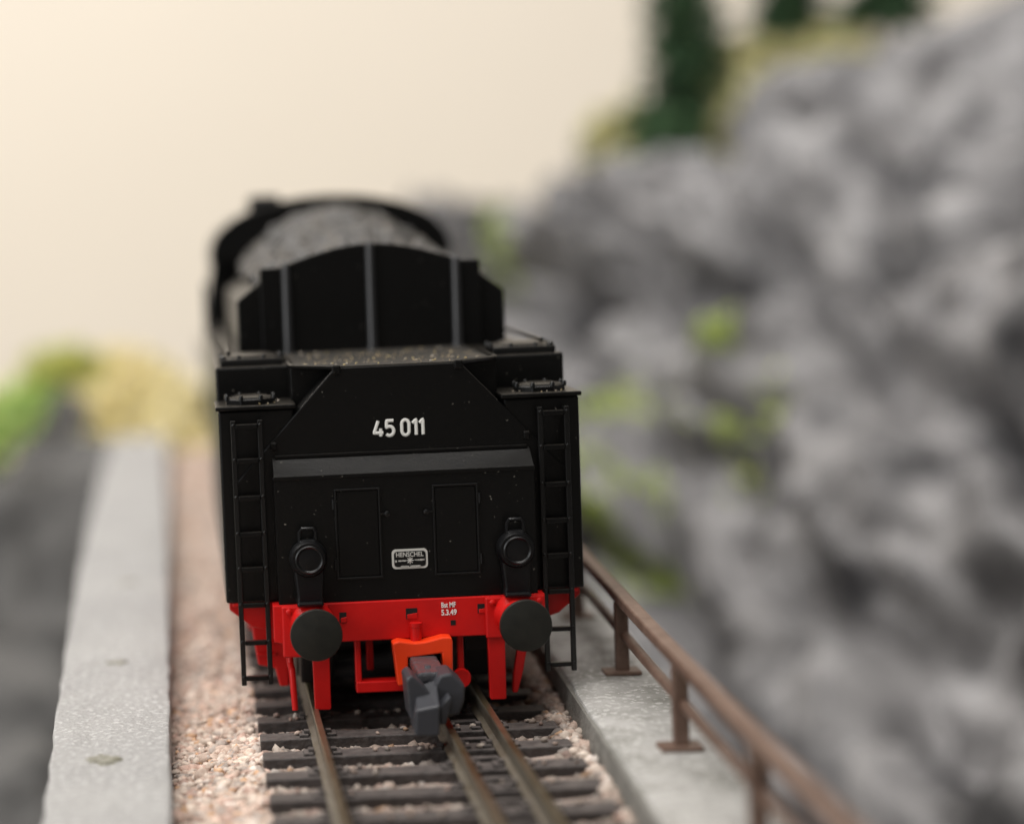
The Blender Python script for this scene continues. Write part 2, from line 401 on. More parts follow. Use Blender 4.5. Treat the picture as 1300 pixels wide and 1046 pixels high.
# old post sockets left as mossy marks in the parapet
def socket(x, y, r, k):
    n = 22; rr = random.Random(k); mb = MB(); vs = [(x, y-20, 95+0.02)]; inner = []
    rad = [r*(0.55+0.5*rr.random()) for _ in range(n)]
    for i in range(n):
        a = 2*math.pi*i/n; vs.append((x+math.cos(a)*rad[i]*1.25, y-20+math.sin(a)*rad[i]*1.15, 95+0.16+0.12*rr.random()))
    for i in range(n):
        a = 2*math.pi*i/n; q = rad[i]*1.35; vs.append((x+math.cos(a)*q*1.25, y-20+math.sin(a)*q*1.15, 95-0.2))
    fs = [(0, 1+i, 1+(i+1) % n) for i in range(n)]+[(1+i, 1+n+i, 1+n+(i+1) % n, 1+(i+1) % n) for i in range(n)]
    mb.add(vs, fs).build('post_socket', 'stain', bridge, label='rough greenish mark of a missing railing post')
for k, y in enumerate((-20, 24, 79)): socket(-31.2-0.004*y, y, 1.25 if k == 0 else 1.0, k)

# ballast
mb = MB(); vs = []; fs = []; ncol = 15
byy = np.arange(-250, 300, 5.0)
for y in byy:
    a, b = inner_l(y)+0.05, inner_r(y)-0.4
    for c in range(ncol):
        x = a+(b-a)*c/(ncol-1)
        e = min(1, max(0, (abs(x+1.9)-13.5)/8)) if x < 0 else -0.4*min(1, max(0, (x-10.5)/2)); vs.append((x, y, -3.05-1.5*e+random.uniform(-.15, .15)))
for k in range(len(byy)-1):
    for c in range(ncol-1): i = k*ncol+c; fs.append((i, i+1, i+ncol+1, i+ncol))
bed = mb.add(vs, fs, True).build('ballast_bed', 'ballast_bed'); tag(bed, 'beige ballast bed between parapet and walkway', kind='structure')
PITCH = 7.45; SL0 = -13.3                         # sleeper positions
def ballast_points(n, y0, y1, xf):
    y = rng.uniform(y0, y1, n); x = xf(n, y)
    e = np.where(x > 0, -0.4*np.clip((x-10.5)/2, 0, 1), np.clip((abs(x+1.9)-13.5)/8, 0, 1)); z = -2.92-1.5*e-0.22*(np.abs(x+1.9) < 14.2)+rng.uniform(-0.25, 0.2, n)-0.08*(np.abs(x+1.9) < 14)
    ph = np.abs(((y-SL0)/PITCH+0.5) % 1-0.5)*PITCH        # distance to the nearest sleeper's middle line
    on = (ph < 1.75) & (np.abs(x+1.9) < 15.0)
    keep = ~on
    for rx in (-10.8, 1.3, 5.95): keep &= ~((np.abs(x-rx) < 1.25) & (rng.random(n) < 0.85))
    keep &= ~((x > 1.3) & (x < 5.95) & (rng.random(n) < 0.88))
    return np.stack([x, y, z], -1)[keep]
il = np.vectorize(inner_l); ir = np.vectorize(inner_r)
full = lambda n, y: il(y)+0.3+(ir(y)-il(y)-0.9)*rng.random(n)
left = lambda n, y: il(y)+0.3+rng.random(n)*12
right = lambda n, y: ir(y)-0.6-rng.random(n)*5
inner = lambda n, y: rng.uniform(-16.2, 12.6, n)
pts = np.concatenate([ballast_points(9000, -115, 12, inner), ballast_points(15000, -125, 30, full), ballast_points(5200, 30, 296, left), ballast_points(1500, 30, 140, right), ballast_points(4800, -110, 25, left), ballast_points(2200, -110, 30, lambda n, y: ir(y)-0.7-rng.random(n)*3.5)])
# a few strays lying on sleepers
ns = 150; strays = np.stack([rng.uniform(-15, 12, ns), SL0+PITCH*rng.integers(-8, 3, ns)+rng.uniform(-1.2, 1.2, ns), np.full(ns, -1.8)], -1)
strays = strays[np.min(np.abs(strays[:, :1]-np.array([[-10.8, 1.3, 5.95]])), axis=1) > 1.3]
sz = np.concatenate([rng.choice([0.34, 0.46, 0.6, 0.8], len(pts), p=[.35, .35, .22, .08])*rng.uniform(0.8, 1.15, len(pts)), rng.uniform(0.22, 0.42, len(strays))])
pts = np.concatenate([pts, strays])
pal = np.array([[.74, .61, .52], [.72, .65, .57], [.78, .71, .62], [.62, .47, .40], [.70, .48, .31], [.50, .46, .42], [.82, .78, .72], [.66, .56, .48]])
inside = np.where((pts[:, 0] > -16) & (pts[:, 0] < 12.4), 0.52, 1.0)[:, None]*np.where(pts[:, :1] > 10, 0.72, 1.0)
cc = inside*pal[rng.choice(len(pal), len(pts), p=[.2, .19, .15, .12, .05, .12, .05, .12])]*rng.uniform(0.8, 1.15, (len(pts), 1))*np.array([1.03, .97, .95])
o = link(soup('ballast', stones(pts, sz, rng), ICO_F, np.clip(cc, 0, 1), 'stone', 20)); tag(o, 'loose pinkish granite ballast stones', 'ballast', kind='stuff')

# ================================================================== TRACK
track = empty('railway_track', (-1.9, 0, -3.4)); tag(track, 'dual gauge model track with three rails on dark sleepers', 'track')
T0 = Vector((-1.9, 0, -3.4))
def tb(mb, x0, x1, y0, y1, z0, z1): mb.box(x0+1.9, x1+1.9, y0, y1, z0+3.4, z1+3.4)
RX = (-10.8, 1.3, 5.95)
mb = MB()
tb(mb, -16.4, 12.6, -1.45, 1.45, -3.6, -1.98)
sl = mb.build('sleeper', 'sleeper', track, bevel=0.12)
mb = MB()
for rx in RX:
    for sd in (-1, 1):
        tb(mb, rx+sd*1.35-0.45, rx+sd*1.35+0.45, -0.95, 0.95, -2.0, -1.72)
        tb(mb, rx+sd*1.05-0.28, rx+sd*1.05+0.28, -0.42, 0.42, -1.75, -1.42)
tb(mb, 2.05, 5.2, 3.1, 4.1, -2.9, -2.05); tb(mb, 1.6, 5.65, 1.46, 5.99, -3.3, -2.72)
ch = mb.build('rail_chairs', 'sleeper', sl, bevel=0.06)
nsl = 0
for k in range(-15, 41):
    y = SL0+PITCH*k
    jit = random.uniform(-0.006, 0.006)
    if nsl == 0: sl.location = (0, y*S, 0); nsl = 1; continue
    c = copy_part(sl, track, (0, y, 0)); c.rotation_euler[2] = jit
    copy_part(ch, c)
def rail_obj(rx):
    prof = [(-0.72, -1.98), (-0.72, -1.82), (-0.18, -1.6), (-0.15, -0.55), (-0.32, -0.42), (-0.32, -0.05)]
    x = rx+1.9
    pr = [(x+a, b+3.4) for a, b in prof]+[(x-a, b+3.4) for a, b in reversed(prof)]
    r = MB().prism(pr, 'y', -255, 296).build('rail', 'rail_side', track)
    MB().prism([(x-0.31, -0.047+3.4), (x+0.31, -0.047+3.4), (x+0.27, 0.0+3.4), (x-0.27, 0.0+3.4)], 'y', -255, 296).build('rail_head', 'rail_head', r)
for rx in RX: rail_obj(rx)

# ================================================================== RAILING
POST_Y = [-176, -146, -116, -86.5, -57.0, -27.6, 4.2, 36, 67, 98, 129, 160, 191, 222, 253]
railing = empty('railing', (20, -27, 0.5)); tag(railing, 'rusty brown model handrail with two rails along the walkway', 'railing')
def rl(x, y, z): return (x-20, y+27, z-0.5)
yy = list(np.arange(-185, 262, 6.0))
def rail_bar(name, z0, z1, hw, off=0.0):
    prof = [(-hw, z0), (hw, z0), (hw, z1), (-hw, z1)]; vs = []; fs = []
    for y in yy:
        for (a, z) in prof: vs.append(rl(rail_x(y)+a+off, y, z))
    for k in range(len(yy)-1):
        a, b = 4*k, 4*k+4
        for c in range(4): fs.append((a+c, a+(c+1) % 4, b+(c+1) % 4, b+c))
    fs.append((0, 1, 2, 3)); e = 4*(len(yy)-1); fs.append((e+3, e+2, e+1, e))
    MB().add(vs, fs).build(name, 'rust_brown', railing, bevel=0.28, seg=3)
rail_bar('top_rail', 7.85, 9.05, 0.74)
rail_bar('middle_rail', 4.0, 4.95, 0.42, 0.25)
for y in POST_Y:
    x = rail_x(y)
    p = MB(); a = rl(x-0.72, y-0.55, 0.85); b = rl(x+0.62, y+0.55, 7.9); p.box(a[0], b[0], a[1], b[1], a[2], b[2])
    p = p.build('post', 'rust_brown', railing, bevel=0.15)
    q = MB(); a = rl(x-2.0, y-1.35, 0.48); b = rl(x+1.7, y+1.35, 0.95); q.box(a[0], b[0], a[1], b[1], a[2], b[2]).build('base_plate', 'rust_brown', p, bevel=0.15)

# ================================================================== TENDER
tender = empty('locomotive_tender', (TX, 0, 0)); tag(tender, 'black and red model tender numbered 45 011 with coal bunker and ladders', 'tender')
HW = 17.9
# tank body: rear middle wall with its cut corners, side columns, main tank
mb = MB(); XM = 10.4
mb.box(-XM, XM, 3.8, 7.99, 10.3, 33.4).build('inner_wall', 'black', tender, bevel=0.1)
MB().prism([(-6.2, 33.4), (6.2, 33.4), (16.4, 22.4), (16.4, 10.45), (-16.4, 10.45), (-16.4, 22.4)], 'y', -0.4, 3.79).build('rear_wall', 'black', tender, bevel=0.13)
MB().prism([(-6.0, -0.2), (6.0, -0.2), (9.9, 3.9), (9.9, 26.85), (-9.9, 26.85), (-9.9, 3.9)], 'z', 33.38, 33.5).build('deck_plate', 'deck_black', tender)
for s in (-1, 1):
    a, b = sorted((s*(XM+0.02), s*HW))
    MB().box(a, b, 0, 7.98, 10.3, 29.55).build('rear_column', 'black', tender, bevel=0.22)
    a, b = sorted((s*(XM-0.25), s*(HW+0.25)))
    MB().box(a, b, -0.35, 7.97, 29.56, 30.0).build('step_plate', 'black', tender, bevel=0.12)
mb = MB(); mb.box(-HW, HW, 8, 88, 10.3, 33.4)
mb.build('tank', 'black', tender, bevel=0.25)
# edge angle along the cut corners, and the diagonal brace strips
for s in (-1, 1):
    def q(x, y, z): return (s*x, y, z)
    MB().tube([q(6.2, -0.25, 33.40), q(10.2, 3.7, 33.45), q(10.3, 4.2, 33.5), q(10.3, 16, 33.5)], 0.26, 6).build('deck_edging', 'black', tender)
    MB().box(min(s*5.6, s*6.5), max(s*5.6, s*6.5), -0.65, 0.3, 32.75, 33.65).build('bracket', 'black', tender, bevel=0.15)
    MB().box(min(s*12.2, s*12.9), max(s*12.2, s*12.9), -0.75, 0.2, 25.5, 26.3).build('bracket', 'black', tender, bevel=0.15)
# filler lids
def lid(cx, cy, z, rx, ry, n, h, name, lab):
    prof = [(1.0, 0), (1.0, h*0.55), (0.86, h*0.8), (0.55, h)]
    vs = []; fs = []
    for r, t in prof:
        for i in range(n): a = 2*math.pi*(i+0.5)/n; vs.append((cx+rx*r*math.cos(a), cy+ry*r*math.sin(a), z+t))
    for k in range(len(prof)-1):
        for i in range(n): j = (i+1) % n; fs.append((k*n+i, k*n+j, (k+1)*n+j, (k+1)*n+i))
    fs.append(tuple((len(prof)-1)*n+i for i in range(n)))
    o = MB().add(vs, fs).build(name, 'black', tender, bevel=0.06, label=lab)
    for i in range(8):
        a = 2*math.pi*(i+0.5)/8; x, y = cx+rx*0.97*math.cos(a), cy+ry*0.97*math.sin(a)
        MB().lathe([(0.24, 0), (0.24, 0.42), (0.15, 0.55)], (x, y, z+h*0.45), 'z', 8).build('bolt', 'black_clean', o)
    return o
for s in (-1, 1):
    lid(s*14.55, 3.4, 30.0, 2.65, 2.5, 8, 0.85, 'filler_lid', 'small octagonal bolted lid on the column')
    o = lid(s*14.1, 13.2, 33.4, 3.45, 3.7, 26, 1.15, 'filler_lid', 'large round lid beside the coal bunker')
    MB().box(s*14.1-3.2, s*14.1+3.2, 9.0, 9.5, 33.42, 34.1).build('hinge', 'black_clean', o, bevel=0.1)
    MB().lathe([(0.35, 0), (0.35, 0.9), (0.2, 1.05)], (s*17.0, 10.4, 33.4), 'z', 10).build('vent', 'black_clean', tender)
# lower tool box with sloping top
box = MB().prism([(-0.41, 10.5), (-3.0, 10.5), (-3.0, 23.15), (-0.43, 24.75), (-0.41, 24.75)], 'x', -12.75, 12.75).build('rear_locker', 'black', tender, bevel=0.16)
MB().box(-12.5, 12.5, -0.75, -0.41, 24.66, 24.98).build('ledge_strip', 'black', tender, bevel=0.05)
MB().box(-12.85, 12.85, -3.14, -2.9, 22.75, 23.12).build('ledge_strip', 'black', tender, bevel=0.05)
for s, cx in ((-1, -4.68), (1, 4.93)):
    x0, x1, z0, z1 = cx-2.25, cx+2.25, 12.72, 21.68
    dr = MB().box(x0+0.28, x1-0.28, -3.14, -3.01, z0+0.28, z1-0.28).build('locker_door', 'black', box, bevel=0.05)
    mb = MB()
    mb.box(x0, x1, -3.26, -3.005, z1-0.2, z1); mb.box(x0, x1, -3.26, -3.006, z0, z0+0.2)
    mb.box(x0, x0+0.2, -3.25, -3.004, z0+0.201, z1-0.201); mb.box(x1-0.2, x1, -3.25, -3.004, z0+0.201, z1-0.201)
    mb.build('door_frame', 'black_clean', dr, bevel=0.05)
    kx = -1.85 if s < 0 else 2.0
    MB().lathe([(0.14, 0), (0.14, 0.35), (0.30, 0.4), (0.26, 0.62), (0.1, 0.7)], (kx, -3.0, 19.08), (0, -1, 0), 12).build('door_latch', 'black_clean', dr)
    MB().box(min(kx, kx-s*-0.75), max(kx, kx-s*-0.75), -3.3, -3.01, 18.98, 19.18).build('door_bar', 'black_clean', dr)
    for hz in (14.2, 20.2):
        hx = x0-0.12 if s < 0 else x1+0.12
        MB().lathe([(0.16, -0.5), (0.16, 0.5)], (hx, -3.12, hz), 'z', 8).build('hinge', 'black_clean', dr)
# coal bunker: hull, rear plate with three ribs
hull = [(-14.95, 33.3), (14.95, 33.3), (14.95, 39.5), (12.45, 41.4), (-12.45, 41.4), (-14.95, 39.5)]
MB().prism(hull, 'y', 27.6, 86).build('bunker_hull', 'black', tender, bevel=0.2)
pl = [(-12.25, 33.35), (-12.25, 43.0), (-10.2, 43.05)]
for k in range(0, 25): t = -1+2*k/24; pl.append((t*9.6, 43.25+2.05*math.cos(t*math.pi/2)))
pl += [(10.2, 43.05), (12.25, 43.0), (12.25, 33.35)]
plate = MB().prism(pl, 'y', 26.9, 27.58).build('bunker_plate', 'black', tender, bevel=0.1)
for x, zt in ((-9.4, 43.3), (0.0, 45.25), (9.5, 43.3)):
    MB().tube([(x, 26.75, 33.4), (x, 26.62, 34.0), (x, 26.6, zt-0.3), (x, 26.85, zt)], [0.75, 0.5, 0.46, 0.42], 14).build('rib', 'rib_black', plate)
for s in (-1, 1):
    MB().prism([(s*12.3, 39.0), (s*12.3, 42.4), (s*11.7, 42.4), (s*11.7, 39.0)], 'y', 27.6, 86).build('bunker_rim', 'black', tender, bevel=0.1)
    MB().tube([(s*16.4, 12, 34.6), (s*16.4, 84, 34.6)], 0.22, 8).build('handrail', 'black_clean', tender)
# ladders
RZ = [28.3, 24.9, 21.2, 17.6, 14.1, 10.5, 6.75, 3.2]
for s in (-1, 1):
    x0, x1 = (s*13.75, s*16.35) if s > 0 else (-16.5, -13.85)
    lad = MB()
    lad.box(x0-0.25, x0+0.25, -1.75, -1.25, 2.3, 28.7); lo = lad.build('ladder', 'black_clean', tender, bevel=0.07)
    MB().box(x1-0.25, x1+0.25, -1.75, -1.25, 2.3, 28.7).build('ladder_rail', 'black_clean', lo, bevel=0.07)
    for z in RZ:
        MB().box(x0+0.252, x1-0.252, -1.85, -1.15, z-0.42, z+0.02).build('rung', 'black', lo, bevel=0.06)
        for x in (x0, x1): MB().lathe([(0.17, 0), (0.15, 0.12), (0.06, 0.18)], (x, -1.76, z-0.05), (0, -1, 0), 8).build('rivet', 'black_clean', lo)
    for z in (28.45, 11.4):
        for x in (x0, x1): MB().tube([(x, -1.5, z), (x, 0.1, z)], 0.16, 6).build('bracket', 'black_clean', lo)
# lanterns
def lantern(cx):
    l = MB().lathe([(1.7, 0), (1.86, -0.35), (1.84, -1.3), (1.6, -1.75), (1.45, -1.75)], (cx, -3.2, 15.1), 'y', 36).build('lantern', 'lantern_black', tender)
    MB().lathe([(1.42, 0.2), (1.40, -0.14), (1.28, -0.22), (1.16, -0.16), (1.08, -0.06), (0.6, -0.12), (0.02, -0.14)], (cx+0.05, -4.95, 15.1), 'y', 32).build('lens', 'lantern_black', l)
    MB().box(cx-0.85, cx+0.85, -4.5, -3.4, 16.3, 17.0).build('chimney', 'lantern_black', l, bevel=0.2)
    MB().tube([(cx-0.78, -4.1, 16.6), (cx-0.78, -4.15, 17.7), (cx-0.55, -4.15, 18.05), (cx+0.55, -4.15, 18.05), (cx+0.78, -4.15, 17.7), (cx+0.78, -4.1, 16.6)], 0.2, 8).build('handle', 'lantern_black', l)
    MB().prism([(cx-1.5, 14.2), (cx+1.5, 14.2), (cx+1.25, 11.4), (cx+1.35, 10.6), (cx-1.35, 10.6), (cx-1.25, 11.4)], 'y', -4.6, -3.15).build('lamp_bracket', 'lantern_black', l, bevel=0.25)
    MB().box(cx-1.3, cx+1.3, -5.0, -3.1, 10.45, 10.95).build('lamp_shelf', 'lantern_black', l, bevel=0.2)
lantern(-9.75); lantern(10.55)
# number: rounded strokes
def arc(cx, cz, rx, rz, a0, a1, n=10): return [(cx+rx*math.cos(math.radians(a0+(a1-a0)*i/n)), cz+rz*math.sin(math.radians(a0+(a1-a0)*i/n))) for i in range(n+1)]
DIG = {'4': [[(0.52, 1.62), (0.08, 0.42), (0.98, 0.42)], [(0.74, 0.85), (0.74, 0.10)]],
       '5': [[(0.86, 1.60), (0.20, 1.60), (0.16, 0.92)]+arc(0.46, 0.58, 0.42, 0.46, 125, -140, 14)],
       '0': [arc(0.5, 1.20, 0.36, 0.42, 0, 180, 10)+arc(0.5, 0.52, 0.36, 0.42, 180, 360, 10)],
       '1': [[(0.12, 1.25), (0.46, 1.60), (0.46, 0.10)]]}
def dense(p, step=0.06):
    out = []
    for a, b in zip(p[:-1], p[1:]):
        n = max(1, int(math.dist(a, b)/step)); out += [(a[0]+(b[0]-a[0])*i/n, a[1]+(b[1]-a[1])*i/n) for i in range(n)]
    return out+[p[-1]]
mb = MB()
for chx, x in zip('45011', (-2.62, -1.46, 0.08, 1.18, 1.86)):
    for stp in DIG[chx]:
        closed = chx == '0'
        p3 = [(x+a*1.0, -0.42, 26.32+b*1.0) for a, b in dense(stp)]
        mb.tube(p3[:-1] if closed else p3, 0.158, 10, flat=(-0.42, 0.32), closed=closed)
mb.build('running_number', 'white_print', tender, label='white painted running number 45 011')
def text(s, x, z, h, y, m, parent, width=None, bold=0.0, name='lettering', align='CENTER'):
    c = bpy.data.curves.new(name, 'FONT'); c.body = s; c.size = 1.0; c.align_x = align; c.extrude = 0.02; c.offset = bold; c.resolution_u = 4
    t = bpy.data.objects.new('tmp', c); COL.objects.link(t); dg = bpy.context.evaluated_depsgraph_get(); dg.update()
    me = bpy.data.meshes.new_from_object(t.evaluated_get(dg)); bpy.data.objects.remove(t)
    co = np.zeros(len(me.vertices)*3); me.vertices.foreach_get('co', co); co = co.reshape(-1, 3)
    x0, x1 = co[:, 0].min(), co[:, 0].max(); hh = 0.72
    sx = (width/(x1-x0)) if width else h/hh
    out = np.stack([x+(co[:, 0]-(x0+x1)/2)*sx, y-(co[:, 2])*1.0-0.03, z+co[:, 1]*h/hh], -1)*S
    me.vertices.foreach_set('co', out.reshape(-1)); me.update(); me.materials.clear(); me.materials.append(MATS[m]); me.name = name
    o = bpy.data.objects.new(name, me); link(o, parent); return o
# maker's plate
mk = MB(); x0, x1, z0, z1 = -1.5, 2.02, 13.52, 15.45
def rr(x0, x1, z0, z1, r, n=5):
    p = []
    for cx, cz, a in ((x1-r, z1-r, 0), (x0+r, z1-r, 90), (x0+r, z0+r, 180), (x1-r, z0+r, 270)):
        p += [(cx+r*math.cos(math.radians(a+90*i/n)), cz+r*math.sin(math.radians(a+90*i/n))) for i in range(n+1)]
    return p
pt = MB().prism(rr(x0, x1, z0, z1, 0.4), 'y', -3.16, -3.01).build('maker_plate', 'plate_silver', tender)
MB().prism(rr(x0+0.2, x1-0.2, z0+0.2, z1-0.2, 0.32), 'y', -3.20, -3.15).build('plate_field', 'black_clean', pt)
text('HENSCHEL', 0.26, 14.72, 0.46, -3.2, 'plate_silver', pt, 2.7, 0.012)
mb = MB(); ry = random.Random(3)                     # the plate's small lines are too fine to read: rows of raised strokes
def strokes(x0, x1, z, h):
    x = x0
    while x < x1:
        w = ry.uniform(0.05, 0.10); mb.box(x, x+w, -3.235, -3.19, z-h*ry.uniform(0.35, 0.5), z+h*ry.uniform(0.35, 0.5)); x += w+ry.uniform(0.02, 0.05)
strokes(-1.22, -1.02, 14.30, 0.26); strokes(-0.88, -0.18, 14.32, 0.16); strokes(0.72, 0.92, 14.36, 0.12); strokes(1.0, 1.62, 14.36, 0.18)
strokes(-0.65, 0.12, 13.76, 0.16); strokes(0.30, 1.2, 13.76, 0.18)
mb.build('plate_small_print', 'plate_silver', pt)
mb = MB()
for k in range(4):
    a = math.pi*k/4; mb.tube([(0.27-0.34*math.cos(a), -3.22, 14.33-0.34*math.sin(a)), (0.27+0.34*math.cos(a), -3.22, 14.33+0.34*math.sin(a))], 0.045, 6)
mb.build('star_emblem', 'plate_silver', pt)

# ---- red chassis
beam = MB().prism([(-13.4, 6.8), (-12.4, 6.55), (7.4, 6.55), (7.9, 6.9), (12.4, 6.9), (13.4, 6.8), (13.4, 10.46), (-13.4, 10.46)], 'y', -3.25, -1.2).build('buffer_beam', 'red', tender, bevel=0.12)
def sockhole(x0, x1, z0, z1, m='wheel_black'):
    # slot with red tongue: raised black block stands in for the shade inside
    MB().box(x0, x1, -3.29, -3.2, z0, z1).build('slot', m, beam)
    MB().prism([(x0+0.12, z0), (x1, z0), (x1, z0+(z1-z0)*0.55), (x0+0.12, z0+(z1-z0)*0.42)], 'y', -3.35, -3.22).build('slot_tongue', 'red', beam, bevel=0.04)
sockhole(-0.34, 0.78, 8.55, 9.6); sockhole(6.72, 7.75, 8.8, 9.72); sockhole(-6.9, -6.2, 8.5, 9.5)
MB().box(4.02, 4.52, -3.3, -3.2, 7.72, 8.22).build('slot', 'wheel_black', beam)  # black block painted for the shade inside a small hole
text('Bst MF', 3.88, 9.52, 0.52, -3.25, 'white_print', beam, 1.42, 0.02)
text('5.3.49', 3.90, 8.76, 0.56, -3.25, 'white_print', beam, 1.5, 0.02)
for s in (-1, 1):
    cx = s*10.0+0.42
    MB().box(cx-3.0, cx+(1.6 if s < 0 else 2.9), -3.75, -3.255, 5.3 if s < 0 else 6.3, 10.40).build('buffer_plate', 'red', beam, bevel=0.18)
    for dx in ((-2.3,) if s < 0 else (-2.3, 2.3)):
        for dz in (9.9,): MB().lathe([(0.3, 0), (0.28, 0.25), (0.12, 0.36)], (cx+dx, -3.74, dz), (0, -1, 0), 8).build('bolt', 'red', beam)
    b = MB().lathe([(2.2, 0), (2.05, 0.5), (1.55, 1.1), (1.5, 3.4), (1.3, 3.5), (1.3, 5.2)], (cx, -3.7, 8.6), (0, -1, 0), 28).build('buffer', 'red', tender)
    MB().lathe([(1.3, 5.0), (1.6, 5.4), (2.42, 5.75), (2.5, 5.9), (2.5, 6.25), (2.44, 6.36), (1.6, 6.52), (0.7, 6.60), (0.02, 6.62)], (cx, -3.7, 8.6), (0, -1, 0), 48).build('buffer_head', 'buffer_black', b)
    # rail guards
    gx = -8.85 if s < 0 else 8.5
    MB().prism([(gx-0.85, 6.7), (gx+0.85, 6.7), (gx+0.8, 0.2 if s > 0 else -0.05), (gx+0.68, 0.08 if s > 0 else -0.17), (gx-0.68, 0.08 if s > 0 else -0.17), (gx-0.8, 0.2 if s > 0 else -0.05)], 'y', -3.2, -2.3).build('rail_guard', 'red', tender, bevel=0.1)
    # bracket wing under the column
    w = [(s*17.6, 10.28), (s*17.6, 9.5), (s*15.4, 7.7), (s*14.4, 7.4), (s*11.6, 7.4), (s*11.6, 10.28)]
    MB().prism(w, 'y', 0.8, 3.0).build('wing_bracket', 'red', tender, bevel=0.15)
    MB().prism([(s*17.3, 9.9), (s*17.3, 10.29), (s*12, 10.29), (s*12, 9.9)], 'y', 0.1, 88).build('running_board', 'red', tender, bevel=0.1)
    # frame sides with axle boxes
    fr = MB(); a, b_ = sorted((s*11.6, s*12.7)); fr.prism([(4, 9.9), (86, 9.9), (86, 5.2), (74, 3.6), (60, 5.4), (44, 3.6), (30, 5.4), (18, 3.0), (6, 3.2), (4, 5.0)], 'x', a, b_)
    fo = fr.build('side_frame', 'red', tender, bevel=0.15)
    for ay in (13, 31, 49, 67, 80):
        MB().box(min(s*12.6, s*14.0), max(s*12.6, s*14.0), ay-2.0, ay+2.0, 3.9, 7.8).build('axle_box', 'red', fo, bevel=0.35)
        MB().box(min(s*12.65, s*13.5), max(s*12.65, s*13.5), ay-4.5, ay+4.5, 8.1, 9.3).build('leaf_spring', 'red', fo, bevel=0.3)
    MB().prism([(s*12.3, 9.7), (s*15.2, 9.0), (s*15.3, 3.5), (s*13.4, 2.7), (s*12.3, 3.0)], 'y', 22, 27).build('step_hanger', 'red', tender, bevel=0.25)
MB().prism([(-15.5, 8.4), (-15.2, 5.4), (-14.9, 3.3), (-13.2, 2.9), (-12.8, 1.0), (-11.8, 1.0), (-11.6, 8.4)], 'y', 3.2, 6.5).build('axle_guard', 'red', tender, bevel=0.2)
for gz in (4.3, 5.5): MB().box(-15.0, -13.0, 2.9, 3.19, gz, gz+0.25).build('axle_guard_rib', 'red', tender, bevel=0.08)
# slim pipes / hangers beside the guards
MB().tube([(-11.9, -1.6, 6.6), (-11.85, -1.8, 4.4), (-11.75, -2.6, 3.9), (-11.6, -2.9, -0.1)], [0.35, 0.35, 0.34, 0.3], 10).build('brake_hanger', 'red', tender)
MB().prism([(11.0, 6.6), (11.9, 6.4), (11.2, 2.8), (10.55, 0.5), (10.05, 0.5), (10.2, 2.4)], 'y', -2.4, -1.5).build('brake_hanger', 'red', tender, bevel=0.12)
MB().box(-11.6, 11.6, 8, 84, 9.0, 10.2).build('under_frame', 'wheel_black', tender)
# inner drawgear frame
mb = MB(); mb.box(-5.45, -4.85, -2.4, -1.3, 1.9, 6.6); mb.box(-4.0, -3.3, 1.5, 2.2, 2.6, 6.6)
mb.box(-5.45, 5.3, -2.7, -0.8, 1.25, 2.35); mb.box(4.75, 5.35, -2.2, -1.2, 2.36, 6.5)
mb.build('drawgear_frame', 'red', tender, bevel=0.12)
MB().lathe([(0.9, -0.5), (1.0, 0), (0.9, 0.5)], (4.95, -2.6, 2.3), 'y', 16).build('drawgear_boss', 'red', tender)
MB().lathe([(0.55, 0), (0.55, 1.5), (0.62, 1.55), (0.62, 1.9)], (0.5, -3.85, 6.35), 'z', 18).build('coupling_pin', 'red', tender)
mb = MB()
mb.prism([(-1.95, 6.55), (-1.3, 6.75), (0.2, 6.5), (1.2, 6.55), (3.0, 6.95), (3.85, 6.9), (3.95, 6.4), (3.85, 3.0), (2.95, 2.9), (2.85, 5.35), (-0.45, 5.05), (-0.6, 2.4), (-1.55, 2.3)], 'y', -5.2, -3.3)
mb.build('coupling_pocket', 'orange', tender, bevel=0.16, label='bright orange coupling pocket')
# grey coupling head: shank, jaw cheeks, hook block
cp = MB().box(-0.35, 2.35, -13.0, -3.6, 4.05, 5.15).build('coupling_head', 'coupler_gloss', tender, bevel=0.3, label='dark grey plastic coupling head')
MB().prism([(-1.75, 5.15), (-1.2, 5.55), (-0.2, 4.6), (0.75, 3.4), (0.7, 1.2), (-1.5, 1.35)], 'y', -15.6, -11.0).build('coupling_cheek', 'coupler_grey', cp, bevel=0.2)
MB().prism([(0.9, 4.2), (1.5, 5.2), (2.6, 5.35), (3.85, 4.1), (3.7, 2.6), (3.2, 1.35), (1.3, 1.1), (1.0, 2.2)], 'y', -14.6, -10.2).build('coupling_cheek', 'coupler_grey', cp, bevel=0.25)
hb = [(-1.35, 0.35, -18), (0.92, 0.25, -18), (1.05, 3.1, -18), (-1.2, 2.75, -18), (-1.35, 0.7, -13.5), (0.9, 0.6, -13.5), (1.3, 4.6, -13.5), (-0.6, 4.1, -13.5)]
MB().add([(a, c, b) for a, b, c in hb], [(0, 1, 2, 3), (4, 7, 6, 5), (0, 4, 5, 1), (1, 5, 6, 2), (2, 6, 7, 3), (3, 7, 4, 0)]).build('coupling_hook', 'coupler_grey', cp, bevel=0.18)
MB().prism([(-13.2, 4.2), (-10.4, 5.35), (-10.0, 5.0), (-13.4, 3.6)], 'x', 0.55, 1.15).build('coupling_spring', 'coupler_grey', cp, bevel=0.1)
MB().prism([(1.25, 2.6), (2.15, 3.6), (2.35, 3.35), (1.75, 1.0), (1.2, 0.9)], 'y', -16.4, -14.4).build('coupling_tongue', 'coupler_grey', cp, bevel=0.12)
